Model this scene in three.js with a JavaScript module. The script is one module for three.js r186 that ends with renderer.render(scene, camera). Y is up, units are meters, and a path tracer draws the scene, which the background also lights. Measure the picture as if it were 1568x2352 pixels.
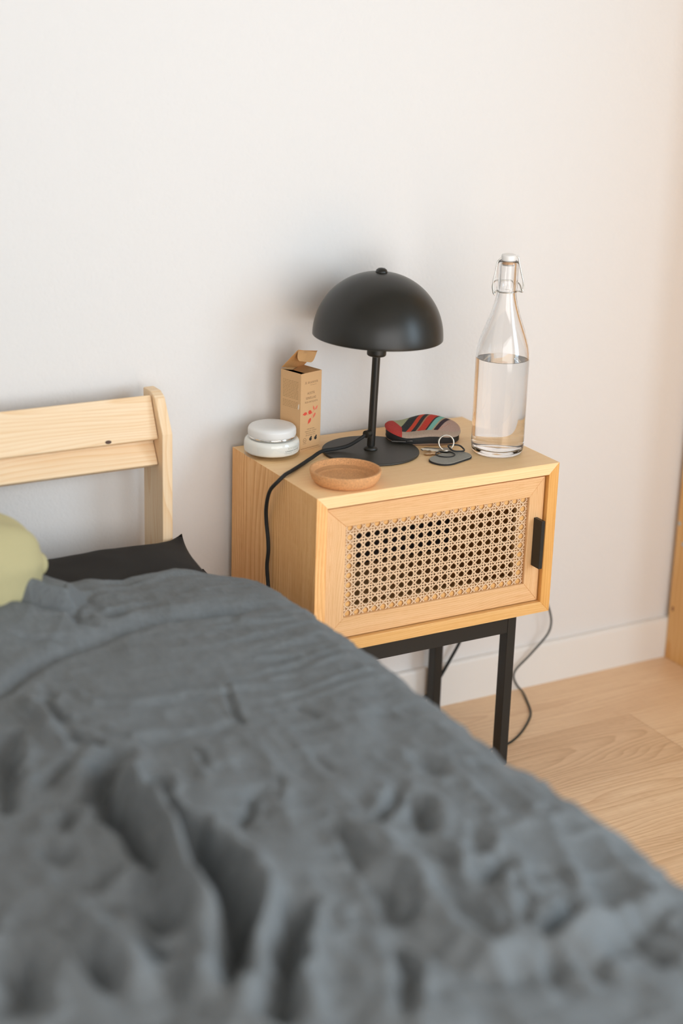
import * as THREE from 'three';
import { RoundedBoxGeometry } from 'three/addons/geometries/RoundedBoxGeometry.js';
import { mergeGeometries, mergeVertices } from 'three/addons/utils/BufferGeometryUtils.js';
import { RectAreaLightUniformsLib } from 'three/addons/lights/RectAreaLightUniformsLib.js';

// ---------------------------------------------------------------- camera, sky, sun, windows, exposure
// x runs along the back wall, y is up, z comes out of the wall; the nightstand's back left foot is the origin
const scene = new THREE.Scene();
const camera = new THREE.PerspectiveCamera(33.13, 1568 / 2352, 0.05, 30);
camera.rotation.order = 'YXZ';
camera.rotation.set(-0.3348, -0.5209, 0.0311);
camera.position.set(-1.1903, 1.3999, 2.4418);
camera.focus = 2.82;
camera.userData.fStop = 1.65;
scene.add(camera);

const renderer = new THREE.WebGLRenderer({ antialias: true });
renderer.toneMapping = THREE.LinearToneMapping;
renderer.toneMappingExposure = 1.0;
renderer.shadowMap.enabled = true;
RectAreaLightUniformsLib.init();

scene.background = new THREE.Color(0.62, 0.78, 1.0);

const sun = new THREE.DirectionalLight(new THREE.Color(1.0, 0.95, 0.87), 10.5);
sun.position.set(0.2 + 0.83 * 4, 0.94 * 4, 2.0 + 0.06 * 4);
sun.target.position.set(0.2, 0, 2.0);
sun.castShadow = true;
Object.assign(sun.shadow.camera, { left: -3, right: 3, top: 3, bottom: -3, near: 0.1, far: 12 });
sun.shadow.radius = 1;
scene.add(sun, sun.target);

// daylight through the window on the right wall and the tall glazed doors opposite the headboard wall
const SKYLIGHT = new THREE.Color(0.86, 0.93, 1.0);
const RIGHT_WINDOW = { z0: 1.3, z1: 2.5, y0: 0.6, y1: 1.85 };
const FRONT_WINDOW = { x0: -1.5, x1: 0.85, y0: 0.04, y1: 1.95 };
const RX = 1.3, LX = -1.8, FZ = 2.75, BZ = -0.015, CY = 2.55;
{
  const w = RIGHT_WINDOW;
  const l = new THREE.RectAreaLight(new THREE.Color(0.64, 0.84, 1.0), 7, w.z1 - w.z0 - 0.1, w.y1 - w.y0 - 0.1);
  l.position.set(RX - 0.005, (w.y0 + w.y1) / 2, (w.z0 + w.z1) / 2);
  l.lookAt(RX - 1, (w.y0 + w.y1) / 2, (w.z0 + w.z1) / 2);
  scene.add(l);
  const v = FRONT_WINDOW;
  const m = new THREE.RectAreaLight(new THREE.Color(1.0, 0.965, 0.92), 3.2, v.x1 - v.x0 - 0.1, v.y1 - v.y0 - 0.1);
  m.position.set((v.x0 + v.x1) / 2, (v.y0 + v.y1) / 2, FZ - 0.005);
  m.lookAt((v.x0 + v.x1) / 2, (v.y0 + v.y1) / 2, FZ - 1);
  scene.add(m);
}

// ---------------------------------------------------------------- helpers
const V3 = (x, y, z) => new THREE.Vector3(x, y, z);
const rgb = (r, g, b) => new THREE.Color().setRGB(r, g, b);
const clamp = (x, a = 0, b = 1) => Math.min(b, Math.max(a, x));
const smooth = (a, b, x) => { const t = clamp((x - a) / (b - a)); return t * t * (3 - 2 * t); };
const mix = (a, b, t) => a + (b - a) * t;
function rng(seed) { let a = seed >>> 0; return () => { a = (a + 0x6D2B79F5) >>> 0; let t = a; t = Math.imul(t ^ (t >>> 15), t | 1); t ^= t + Math.imul(t ^ (t >>> 7), t | 61); return ((t ^ (t >>> 14)) >>> 0) / 4294967296; }; }
const hash = (x, y, s) => { let h = Math.imul(x, 374761393) + Math.imul(y, 668265263) + Math.imul(s, 1274126177); h = Math.imul(h ^ (h >>> 13), 1274126177); return ((h ^ (h >>> 16)) >>> 0) / 4294967296; };
function noise(x, y, s = 0) {
  const xi = Math.floor(x), yi = Math.floor(y), fx = x - xi, fy = y - yi;
  const u = fx * fx * fx * (fx * (fx * 6 - 15) + 10), v = fy * fy * fy * (fy * (fy * 6 - 15) + 10);
  return mix(mix(hash(xi, yi, s), hash(xi + 1, yi, s), u), mix(hash(xi, yi + 1, s), hash(xi + 1, yi + 1, s), u), v) * 2 - 1;
}
const fbm = (x, y, s = 0, n = 4) => { let a = 0, k = 1, t = 0; for (let i = 0; i < n; i++) { a += k * noise(x, y, s + i * 17); t += k; k *= 0.5; x *= 2.03; y *= 2.03; } return a / t; };

const used = new Map();
function numbered(name) { const n = used.get(name) || 0; used.set(name, n + 1); return n ? `${name}_${String(n).padStart(3, '0')}` : name; }
function G(...list) {       // merged geometry with position, normal, uv only
  const gs = list.flat().map(g => {
    const h = g.index ? g.toNonIndexed() : g.clone();
    for (const k of Object.keys(h.attributes)) if (!['position', 'normal', 'uv'].includes(k)) h.deleteAttribute(k);
    if (!h.attributes.uv) h.setAttribute('uv', new THREE.BufferAttribute(new Float32Array(h.attributes.position.count * 2), 2));
    if (!h.attributes.normal) h.computeVertexNormals();
    return h;
  });
  return gs.length === 1 ? gs[0] : mergeGeometries(gs);
}
function obj(name, geo, mat, parent = scene) {
  const m = new THREE.Mesh(Array.isArray(geo) ? G(geo) : geo, mat);
  m.name = parent === scene ? numbered(name) : name;
  if (parent !== scene) { let k = 0, n = name; while (parent.children.some(c => c.name === n)) n = `${name}_${String(++k).padStart(3, '0')}`; m.name = n; }
  m.castShadow = m.receiveShadow = true;
  parent.add(m);
  return m;
}
function tag(o, label, category, group) { o.userData.label = label; o.userData.category = category; if (group) o.userData.group = group; return o; }
function thing(name, label, category, pos = [0, 0, 0], turn = 0, group) {
  const o = new THREE.Group(); o.name = numbered(name); o.position.set(...pos); o.rotation.y = turn; scene.add(o);
  return tag(o, label, category, group);
}
function struct(name, geo, mat) { const m = obj(name, geo, mat); m.userData.kind = 'structure'; return m; }
const box = (x0, x1, y0, y1, z0, z1) => new THREE.BoxGeometry(x1 - x0, y1 - y0, z1 - z0).translate((x0 + x1) / 2, (y0 + y1) / 2, (z0 + z1) / 2);
const rbox = (x0, x1, y0, y1, z0, z1, r = 0.001, s = 2) => new RoundedBoxGeometry(x1 - x0, y1 - y0, z1 - z0, s, r).translate((x0 + x1) / 2, (y0 + y1) / 2, (z0 + z1) / 2);
const lathe = (pts, seg = 64) => new THREE.LatheGeometry(pts.map(p => new THREE.Vector2(...p)), seg);
const curve = pts => new THREE.CatmullRomCurve3(pts.map(p => V3(...p)), false, 'centripetal');
function tube(pts, r, seg = 120, rad = 10) {   // a closed-ended round tube through points
  const c = curve(pts), t = new THREE.TubeGeometry(c, seg, r, rad, false);
  const caps = [0, 1].map(k => new THREE.SphereGeometry(r, rad, 6).translate(...c.getPoint(k).toArray()));
  return G(t, caps);
}
// uv in metres; u along the grain axis
function grain(geo, axis, ou = 0, ov = 0) {
  const g = geo.index ? geo.toNonIndexed() : geo, p = g.attributes.position, n = g.attributes.normal, uv = new Float32Array(p.count * 2);
  for (let i = 0; i < p.count; i++) {
    const P = [p.getX(i), p.getY(i), p.getZ(i)], N = [Math.abs(n.getX(i)), Math.abs(n.getY(i)), Math.abs(n.getZ(i))];
    let d = N.indexOf(Math.max(...N));
    let [a, b] = [0, 1, 2].filter(k => k !== d);
    if (d === axis) { uv[i * 2] = P[a] * 0.12 + ou; uv[i * 2 + 1] = P[b] + ov; }
    else { const o = a === axis ? b : a; uv[i * 2] = P[axis] + ou; uv[i * 2 + 1] = P[o] + (d === 1 ? 0 : 0.07) + ov; }
  }
  g.setAttribute('uv', new THREE.BufferAttribute(uv, 2));
  return g;
}
function tex(w, h, fn, { srgb = false, rep } = {}) {
  const d = new Uint8Array(w * h * 4);
  for (let y = 0; y < h; y++) for (let x = 0; x < w; x++) {
    const c = fn(x / w, y / h, x, y), k = (y * w + x) * 4;
    for (let j = 0; j < 3; j++) d[k + j] = clamp(c[j]) * 255;
    d[k + 3] = 255;
  }
  const t = new THREE.DataTexture(d, w, h);
  t.wrapS = t.wrapT = THREE.RepeatWrapping; t.magFilter = THREE.LinearFilter; t.minFilter = THREE.LinearMipmapLinearFilter; t.generateMipmaps = true;
  if (srgb) t.colorSpace = THREE.SRGBColorSpace;
  if (rep) t.repeat.set(...rep);
  t.needsUpdate = true;
  return t;
}
const srgbOf = hex => { const c = parseInt(hex.slice(1), 16); return [(c >> 16) / 255, ((c >> 8) & 255) / 255, (c & 255) / 255]; };
// wood: light, dark as sRGB hex; size in metres along and across the grain
function wood({ seed, light, dark, len = 0.7, wide = 0.35, rings = 34, arch = 0.5, contrast = 0.6, pores = 0.25, rough = 0.5, coat = 0, bump = 0.0002, w = 768, h = 512 }) {
  const A = srgbOf(light), B = srgbOf(dark);
  const field = (u, v) => {
    const x = u * len, y = v * wide;
    const warp = fbm(x * 2.2, y * 9, seed, 3) * 0.03;
    const cy = wide * 0.45, d = y - cy + warp;
    const r = Math.sqrt(d * d + 0.0008) + x * 0.10 * arch * (0.6 + 0.4 * noise(x * 1.5, 3.1, seed));
    const ph = r * rings * 10 + fbm(x * 3, y * 26, seed + 5, 2) * 1.3;
    const s = ph - Math.floor(ph);
    const ring = Math.pow(s, 2.2) * (s < 0.93 ? 1 : (1 - s) / 0.07);
    const fine = fbm(x * 9, y * 420, seed + 9, 3), pore = Math.max(0, noise(x * 55, y * 1500, seed + 21) - 0.35) * 1.5;
    return { c: clamp(0.25 + contrast * (ring - 0.3) + 0.22 * fine + pores * pore + 0.14 * fbm(x * 4, y * 12, seed + 31, 2)), p: pore, fine };
  };
  const map = tex(w, h, (u, v) => { const f = field(u, v); return [0, 1, 2].map(j => mix(A[j], B[j], f.c)); }, { srgb: true, rep: [1 / len, 1 / wide] });
  map.wrapS = map.wrapT = THREE.MirroredRepeatWrapping;
  return new THREE.MeshPhysicalMaterial({ map, roughness: rough, bumpMap: map, bumpScale: bump, clearcoat: coat, clearcoatRoughness: 0.35 });
}
const std = (c, rough = 0.6, more = {}) => new THREE.MeshPhysicalMaterial({ color: c, roughness: rough, ...more });

// ---------------------------------------------------------------- the room
const plaster = tex(256, 256, (u, v) => { const n = 0.5 + 0.25 * noise(u * 64, v * 64, 3) + 0.2 * noise(u * 128, v * 128, 7); return [n, n, n]; }, { rep: [3, 3] });
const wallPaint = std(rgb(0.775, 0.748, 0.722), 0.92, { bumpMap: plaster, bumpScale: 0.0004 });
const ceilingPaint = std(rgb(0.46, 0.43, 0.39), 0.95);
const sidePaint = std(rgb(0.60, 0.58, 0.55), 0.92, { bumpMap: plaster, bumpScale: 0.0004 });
const whiteTrim = std(rgb(0.82, 0.79, 0.75), 0.5);
const frameWhite = std(rgb(0.8, 0.8, 0.79), 0.4);
const pane = new THREE.MeshPhysicalMaterial({ color: 0xffffff, transmission: 1, thickness: 0, roughness: 0.02, ior: 1.5 });

struct('wall_back', grain(box(LX - 0.2, RX + 0.2, -0.1, CY + 0.1, BZ - 0.2, BZ), 0), wallPaint);
struct('wall_left', grain(box(LX - 0.2, LX, -0.1, CY + 0.1, BZ, FZ), 2), wallPaint);
{
  const w = RIGHT_WINDOW, X0 = RX, X1 = RX + 0.2;
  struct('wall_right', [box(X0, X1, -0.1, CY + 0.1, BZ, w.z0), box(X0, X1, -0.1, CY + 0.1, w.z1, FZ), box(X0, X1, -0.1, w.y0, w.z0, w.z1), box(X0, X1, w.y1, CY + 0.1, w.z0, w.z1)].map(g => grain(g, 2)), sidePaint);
  const v = FRONT_WINDOW, Z0 = FZ, Z1 = FZ + 0.2;
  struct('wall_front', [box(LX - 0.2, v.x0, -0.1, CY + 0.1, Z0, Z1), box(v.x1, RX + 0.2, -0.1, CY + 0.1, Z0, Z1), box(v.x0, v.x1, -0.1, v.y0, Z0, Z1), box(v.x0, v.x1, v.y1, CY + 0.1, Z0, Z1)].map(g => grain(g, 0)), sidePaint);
  const frame = (a0, a1, y0, y1, at, t) => {          // frame bars in the plane across x (t = true) or z
    const b = (p0, p1, q0, q1) => t ? rbox(at + 0.02, at + 0.07, q0, q1, p0, p1, 0.003) : rbox(p0, p1, q0, q1, at + 0.02, at + 0.07, 0.003);
    return [b(a0, a0 + 0.05, y0, y1), b(a1 - 0.05, a1, y0, y1), b(a0 + 0.05, a1 - 0.05, y0, y0 + 0.05), b(a0 + 0.05, a1 - 0.05, y1 - 0.05, y1)];
  };
  const f1 = struct('window_1', frame(w.z0, w.z1, w.y0, w.y1, X0, true), frameWhite);
  obj('pane', box(X0 + 0.04, X0 + 0.044, w.y0 + 0.05, w.y1 - 0.05, w.z0 + 0.05, w.z1 - 0.05), pane, f1);
  const xm = (v.x0 + v.x1) / 2;
  const f2 = struct('window_2', [...frame(v.x0, xm, v.y0, v.y1, Z0, false), ...frame(xm, v.x1, v.y0, v.y1, Z0, false)], frameWhite);
  for (const [a, b] of [[v.x0, xm], [xm, v.x1]]) obj('pane', box(a + 0.05, b - 0.05, v.y0 + 0.05, v.y1 - 0.05, Z0 + 0.04, Z0 + 0.044), pane, f2);
}
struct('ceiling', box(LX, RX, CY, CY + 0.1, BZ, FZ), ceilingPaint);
// skirting boards: 12 mm thick, 85 mm high, a softened upper edge
{
  const s = new THREE.Shape([[0, 0], [0.012, 0], [0.012, 0.079], [0.0105, 0.083], [0.007, 0.085], [0, 0.085]].map(p => new THREE.Vector2(...p)));
  const bb = new THREE.ExtrudeGeometry(s, { depth: RX - LX, bevelEnabled: false }).rotateY(-Math.PI / 2).translate(RX, 0, BZ);
  struct('baseboard_back', bb, whiteTrim);
  struct('baseboard_right', rbox(RX - 0.012, RX, 0, 0.085, BZ + 0.012, FZ, 0.002), whiteTrim);
  struct('baseboard_front', [rbox(LX, FRONT_WINDOW.x0, 0, 0.085, FZ - 0.012, FZ, 0.002), rbox(FRONT_WINDOW.x1, RX - 0.012, 0, 0.085, FZ - 0.012, FZ, 0.002)], whiteTrim);
}
// laminate floor, one plank at a time, joints pressed in
{
  const fl = struct('floor', box(LX, RX, -0.12, -0.012, BZ, FZ), std(rgb(0.2, 0.12, 0.07), 0.9));
  const mats = [0, 1, 2, 3].map(k => wood({ seed: 60 + k * 13, light: ['#f4d2aa', '#eec9a0', '#f6d7b0', '#e9c49c'][k], dark: ['#cfa176', '#c69970', '#d3a77e', '#bd9168'][k], len: 1.3, wide: 0.2, rings: 13, arch: 0.7, contrast: 0.5, pores: 0.35, rough: 0.42, bump: 0.00015 }));
  const L = 1.28, Wd = 0.192, R = rng(5), shapes = new Map();
  for (let r = 0; r * Wd < FZ - BZ; r++) {
    let x = LX - R() * L;
    for (; x < RX; x += L) {
      const a = Math.max(x, LX), b = Math.min(x + L, RX), z0 = BZ + r * Wd, z1 = Math.min(z0 + Wd, FZ);
      if (b - a < 0.02 || z1 - z0 < 0.01) continue;
      const key = `${(b - a).toFixed(3)} ${(z1 - z0).toFixed(3)} ${Math.floor(R() * 3)}`;
      if (!shapes.has(key)) shapes.set(key, grain(rbox(0.0003, b - a - 0.0003, -0.012, 0, 0.0003, z1 - z0 - 0.0003, 0.0007, 1), 0, R() * 3, 0.0));
      const p = obj('plank', shapes.get(key), mats[Math.floor(R() * 4)], fl);
      p.position.set(a, 0, z0);
    }
  }
}

// ---------------------------------------------------------------- pine shelf unit beside the right wall
const pine = wood({ seed: 11, light: '#f7dbb6', dark: '#e6b780', len: 0.9, wide: 0.24, rings: 16, arch: 0.45, contrast: 0.55, pores: 0.02, rough: 0.55, coat: 0.05 });
const pineUnit = wood({ seed: 19, light: '#eabf82', dark: '#cf8f45', len: 1.6, wide: 0.35, rings: 12, arch: 0.4, contrast: 0.5, pores: 0.02, rough: 0.5, coat: 0.1 });
const knotMat = std(rgb(0.24, 0.085, 0.03), 0.6);
{
  const t = thing('shelf_unit', 'honey-coloured pine shelf unit at the right edge, with pale screw caps', 'shelf', [0.9734, 0, 0]);
  const z0 = -0.002, z1 = 0.33;
  const sp = obj('side_panel', grain(rbox(0, 0.02, 0, 1.5, z0, z1, 0.0015), 1, 0.2, 0.1), pineUnit, t);
  obj('side_panel', grain(rbox(0.28, 0.30, 0, 1.5, z0, z1, 0.0015), 1, 0.5, 0.2), pineUnit, t);
  for (const y of [0.1, 0.55, 1.0, 1.46]) obj('shelf', grain(rbox(0.0205, 0.2795, y, y + 0.02, z0, z1, 0.0015), 0, y), pineUnit, t);
  const disc = (y, z, r, h = 0.0012) => new THREE.CylinderGeometry(r, r * 1.08, h, 20).rotateZ(Math.PI / 2).translate(-h / 2 + 0.0002, y, z);
  const capMat = std(rgb(0.5, 0.52, 0.5), 0.45);
  obj('screw_cap', disc(0.2876, 0.0042, 0.0042), capMat, sp).userData.label = 'pale grey screw cap';
  obj('screw_cap', disc(0.2497, 0.0215, 0.0042), capMat, sp).userData.label = 'pale grey screw cap';
  obj('knot', new THREE.SphereGeometry(1, 20, 12).scale(0.0006, 0.0055, 0.0032).translate(0, 0.1087, 0.0092), knotMat, sp);
}

// ---------------------------------------------------------------- nightstand
const W = 0.45, H = 0.2614, T = 0.5647, D = 0.2922, TH = 0.019, Y0 = T - H;
const oakTop = wood({ seed: 21, light: '#ffd9a4', dark: '#eeb87c', len: 0.6, wide: 0.32, rings: 26, arch: 0.15, contrast: 0.28, pores: 0.22, rough: 0.5 });
const oakSide = wood({ seed: 27, light: '#ffcb8b', dark: '#d98f48', len: 0.5, wide: 0.40, rings: 17, arch: 0.9, contrast: 0.62, pores: 0.3, rough: 0.5 });
const oakFrame = wood({ seed: 33, light: '#ecbd7e', dark: '#d39346', len: 0.6, wide: 0.3, rings: 24, arch: 0.2, contrast: 0.4, pores: 0.25, rough: 0.48 });
const oakDoor = wood({ seed: 38, light: '#e9bd8c', dark: '#cf975c', len: 0.6, wide: 0.3, rings: 30, arch: 0.3, contrast: 0.5, pores: 0.3, rough: 0.48 });
const oakRight = wood({ seed: 45, light: '#e8b066', dark: '#ce8a3c', len: 0.6, wide: 0.3, rings: 24, arch: 0.2, contrast: 0.4, pores: 0.25, rough: 0.48 });
const blackMetal = std(rgb(0.018, 0.0165, 0.014), 0.42, { specularIntensity: 0.8 });
const prism = (pts, z0, z1, bevel = 0.0005) => new THREE.ExtrudeGeometry(new THREE.Shape(pts.map(p => new THREE.Vector2(...p))), { depth: z1 - z0 - 2 * bevel, bevelEnabled: true, bevelThickness: bevel, bevelSize: bevel, bevelOffset: -bevel, bevelSegments: 1 }).translate(0, 0, z0 + bevel);
{
  const t = thing('nightstand', 'oak veneer nightstand with a woven cane door on a black metal stand, beside the bed', 'nightstand');
  const i = TH;
  obj('top_panel', grain(prism([[0, T], [i, T - i], [W - i, T - i], [W, T]], 0, D), 0, 0.05, 0.02), oakTop, t);
  obj('bottom_panel', grain(prism([[0, Y0], [W, Y0], [W - i, Y0 + i], [i, Y0 + i]], 0, D), 0, 0.3, 0.05), oakFrame, t);
  obj('side_panel', grain(prism([[0, Y0], [i, Y0 + i], [i, T - i], [0, T]], 0, D), 1, 0.16, 0.03), oakSide, t);
  obj('side_panel', grain(prism([[W, Y0], [W, T], [W - i, T - i], [W - i, Y0 + i]], 0, D), 1, 0.4, 0.1), oakRight, t);
  obj('back_panel', grain(box(i, W - i, Y0 + i, T - i, 0.004, 0.009), 0), std(rgb(0.05, 0.035, 0.025), 0.8), t);  // near-black colour puts the cabinet's inner shade behind the cane holes
  // door: four mitred stiles, cane webbing laid into the opening
  const d = new THREE.Group(); d.name = 'door'; t.add(d);
  const zf = D - 0.008, zb = zf - 0.018;
  const O = [0.0212, 0.4290, 0.3238, 0.5412], N = [0.0572, 0.4003, 0.3570, 0.5085];
  obj('stile', grain(prism([[O[0], O[2]], [N[0], N[2]], [N[0], N[3]], [O[0], O[3]]], zb, zf, 0.0008), 1, 0.1, 0.2), oakDoor, d);
  obj('stile', grain(prism([[O[1], O[2]], [O[1], O[3]], [N[1], N[3]], [N[1], N[2]]], zb, zf, 0.0008), 1, 0.3, 0.12), oakDoor, d);
  obj('rail', grain(prism([[O[0], O[3]], [N[0], N[3]], [N[1], N[3]], [O[1], O[3]]], zb, zf, 0.0008), 0, 0.2, 0.0), oakDoor, d);
  obj('rail', grain(prism([[O[0], O[2]], [O[1], O[2]], [N[1], N[2]], [N[0], N[2]]], zb, zf, 0.0008), 0, 0.5, 0.1), oakDoor, d);
  const zc = zf - 0.0065, x0 = 0.0839, y0 = 0.4880, px = 0.01623, py = 0.0159;
  const L = [x0 - px / 2 + 0.0005, x0 + 18.5 * px - 0.0005, y0 - 7.5 * py, y0 + 0.0035];   // the ledge behind the cane: its inner opening
  obj('ledge', [box(N[0] - 0.004, L[0], N[2] - 0.004, N[3] + 0.004, zb, zc - 0.0016), box(L[1], N[1] + 0.004, N[2] - 0.004, N[3] + 0.004, zb, zc - 0.0016), box(L[0], L[1], N[2] - 0.004, L[2], zb, zc - 0.0016), box(L[0], L[1], L[3], N[3] + 0.004, zb, zc - 0.0016)].map(g => grain(g, 0)), oakFrame, d);
  // cane: pairs of upright and level strands, single diagonals both ways cutting the holes' corners
  const strands = [];
  const X0 = N[0] - 0.001, X1 = N[1] + 0.001, Yb = N[2] - 0.001, Yt = N[3] + 0.001;
  const R = rng(77);
  function strand(a, b, w, th, wave) {       // a flat strand from a to b, lens-shaped in section
    const len = Math.hypot(b[0] - a[0], b[1] - a[1]); if (len < 0.003) return;
    const n = Math.max(2, Math.round(len / 0.0042)), ux = (b[0] - a[0]) / len, uy = (b[1] - a[1]) / len, pos = [], idx = [];
    for (let k = 0; k <= n; k++) {
      const s = k / n, x = mix(a[0], b[0], s), y = mix(a[1], b[1], s), z = zc + wave(x, y);
      for (const [o, h] of [[-w / 2, 0], [0, th], [w / 2, 0], [0, -th * 0.4]]) pos.push(x - uy * o, y + ux * o, z + h);
      if (k) for (let q = 0; q < 4; q++) { const i0 = (k - 1) * 4 + q, i1 = (k - 1) * 4 + (q + 1) % 4; idx.push(i0, i0 + 4, i1, i1, i0 + 4, i1 + 4); }
    }
    const g = new THREE.BufferGeometry(); g.setAttribute('position', new THREE.Float32BufferAttribute(pos, 3)); g.setIndex(idx); g.computeVertexNormals();
    strands.push(g);
  }
  const sw = 0.0026;
  for (let k = -3; k <= 22; k++) for (const o of [-0.14, 0.14]) {
    const x = x0 + (k - 0.5 + o) * px + (R() - 0.5) * 0.0003;
    if (x > X0 && x < X1) strand([x, Yb], [x + (R() - 0.5) * 0.0006, Yt], sw, 0.0004, (a, b) => 0.0003 * Math.sin(b / py * Math.PI * 2 + (o > 0 ? 0 : Math.PI)));
  }
  for (let k = -3; k <= 12; k++) for (const o of [-0.14, 0.14]) {
    const y = y0 - (k - 0.5 + o) * py + (R() - 0.5) * 0.0003;
    if (y > Yb && y < Yt) strand([X0, y], [X1, y + (R() - 0.5) * 0.0006], sw, 0.0004, a => 0.0003 * Math.cos(a / px * Math.PI * 2 + (o > 0 ? 0 : Math.PI)));
  }
  const clip = (c, s) => {                    // the line v = s u + c in lattice units, cut to the opening
    const U = [(X0 - x0) / px, (X1 - x0) / px], Vv = [(Yb - y0) / py, (Yt - y0) / py];
    let ua = U[0], ub = U[1]; const u1 = (Vv[0] - c) / s, u2 = (Vv[1] - c) / s;
    ua = Math.max(ua, Math.min(u1, u2)); ub = Math.min(ub, Math.max(u1, u2));
    return ub - ua > 0.2 ? [[x0 + ua * px, y0 + (s * ua + c) * py], [x0 + ub * px, y0 + (s * ub + c) * py]] : null;
  };
  for (let m = -40; m <= 40; m++) for (const s of [1, -1]) {
    const q = clip(m + 0.5 + (R() - 0.5) * 0.06, s);
    if (q) strand(q[0], q[1], 0.0025, 0.0003, (a, b) => 0.0006 + 0.0002 * s + 0.0002 * Math.sin((a / px + b / py) * Math.PI));
  }
  const caneMat = std(rgb(0.87, 0.61, 0.385), 0.45);
  obj('cane_webbing', G(strands), caneMat, d).userData.kind = 'stuff';
  obj('handle', rbox(0.4118, 0.4188, 0.3888, 0.4722, zf - 0.001, zf + 0.0225, 0.0008), blackMetal, d).userData.label = 'black metal pull handle';
  // black stand
  const leg = (xa, xb, za, zb2) => obj('leg', [rbox(xa, xb, 0.003, Y0 - 0.0003, za, zb2, 0.0012), rbox(xa + 0.001, xb - 0.001, 0, 0.004, za + 0.001, zb2 - 0.001, 0.001)], blackMetal, t);
  const fz = D - 0.0434, lw = 0.0172, ld = 0.0225;
  leg(W - 0.0333 - lw, W - 0.0333, fz - ld, fz); leg(0.0333, 0.0333 + lw, fz - ld, fz);
  leg(W - 0.0333 - lw, W - 0.0333, 0.0078, 0.0078 + ld); leg(0.0333, 0.0333 + lw, 0.0078, 0.0078 + ld);
  const ry = 0.2546;
  obj('stand_rail', rbox(0.0333 + lw, W - 0.0333 - lw, ry, Y0 - 0.0003, fz - 0.0165, fz - 0.0004, 0.001), blackMetal, t);
  obj('stand_rail', rbox(0.0333 + lw, W - 0.0333 - lw, ry, Y0 - 0.0003, 0.0085, 0.0245, 0.001), blackMetal, t);
  for (const x of [0.0333, W - 0.0333 - lw]) obj('stand_rail', rbox(x + 0.0004, x + lw - 0.0004, ry, Y0 - 0.0003, 0.0303, fz - ld, 0.001), blackMetal, t);
}

// ---------------------------------------------------------------- black dome table lamp
const lampBlack = std(rgb(0.0135, 0.0120, 0.0085), 0.36, { specularIntensity: 0.9, sheen: 0.55, sheenColor: rgb(0.55, 0.50, 0.38), sheenRoughness: 0.42 });
const stemBlack = std(rgb(0.0135, 0.012, 0.0095), 0.27, { specularIntensity: 1 });
const lampBase = std(rgb(0.036, 0.031, 0.022), 0.48, { specularIntensity: 1 });
const cordMat = std(rgb(0.012, 0.012, 0.011), 0.7);
const LX0 = 0.195, LZ0 = 0.117;
{
  const t = thing('table_lamp', 'matt black table lamp with a dome shade and a round foot', 'lamp', [LX0, T, LZ0]);
  obj('base', lathe([[0, 0], [0.0785, 0], [0.0798, 0.0006], [0.0802, 0.002], [0.0798, 0.0035], [0.0785, 0.0042], [0.02, 0.0047], [0, 0.0047]], 128), lampBase, t);
  const lean = g => g.translate(0, -0.004, 0).rotateZ(-0.026).rotateX(0.004).translate(0, 0.004, 0);
  obj('collar', lean(lathe([[0, 0.003], [0.0112, 0.003], [0.0112, 0.0065], [0.0095, 0.009], [0.0075, 0.011], [0, 0.011]], 40)), lampBlack, t);
  obj('stem', lean(new THREE.CylinderGeometry(0.0066, 0.0066, 0.170, 40).translate(0, 0.09, 0)), stemBlack, t);
  obj('grommet', new THREE.CylinderGeometry(0.0062, 0.0062, 0.010, 24).rotateZ(Math.PI / 2).rotateY(0.35).translate(-0.0085, 0.033, 0.003), lampBlack, t);
  obj('socket', lean(lathe([[0, 0.1625], [0.0140, 0.1625], [0.0156, 0.1640], [0.0158, 0.1670], [0.0158, 0.186], [0.014, 0.188], [0.0132, 0.225], [0.010, 0.23], [0, 0.23]], 48)), lampBlack, t);
  const Rr = 0.1055, yr = 0.195, out = [], inn = [], n = 40;
  for (let k = 0; k <= n; k++) { const a = k / n * Math.PI / 2; out.push([Rr * Math.cos(a) ** 0.97, yr + 0.1035 * Math.sin(a)]); inn.push([(Rr - 0.0016) * Math.cos(a) ** 0.97, yr + 0.1019 * Math.sin(a)]); }
  out[n][0] = inn[n][0] = 0;
  const sh = obj('lamp_shade', lean(lathe([...inn.reverse(), [Rr - 0.0008, yr - 0.0008], ...out], 128)), lampBlack, t);
  obj('finial', lean(lathe([[0, 0.2960], [0.0094, 0.2968], [0.0096, 0.2992], [0.0084, 0.3024], [0.0052, 0.3048], [0, 0.3056]], 32)), lampBlack, sh);
  const b = new THREE.SphereGeometry(0.022, 24, 16).translate(0, 0.250, 0);
  obj('bulb', lean(b), std(rgb(0.8, 0.8, 0.78), 0.35), t);
  const c = [[0.187, T + 0.034, 0.1195], [0.175, T + 0.0255, 0.117], [0.158, T + 0.0135, 0.109], [0.138, T + 0.0088, 0.1035], [0.1136, T + 0.0078, 0.1025], [0.083, T + 0.0046, 0.120], [0.0504, T + 0.0036, 0.1439], [0.022, T + 0.0040, 0.166], [0.004, T + 0.0035, 0.1785], [-0.0080, T - 0.005, 0.1795], [-0.0130, T - 0.024, 0.163], [-0.0085, T - 0.0617, 0.1415], [-0.0055, T - 0.0869, 0.1375], [-0.0055, T - 0.1141, 0.1440], [-0.0060, T - 0.132, 0.1465], [-0.0060, T - 0.1594, 0.1428], [-0.0065, T - 0.1874, 0.1484], [-0.012, T - 0.215, 0.166], [-0.02, T - 0.28, 0.18], [-0.02, T - 0.40, 0.16], [-0.012, 0.06, 0.10], [-0.005, 0.004, 0.05]];
  obj('cord', tube(c.map(p => [p[0] - LX0, p[1] - T, p[2] - LZ0]), 0.0031, 260, 10), cordMat, t).userData.label = 'black round power cord';
}

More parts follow.
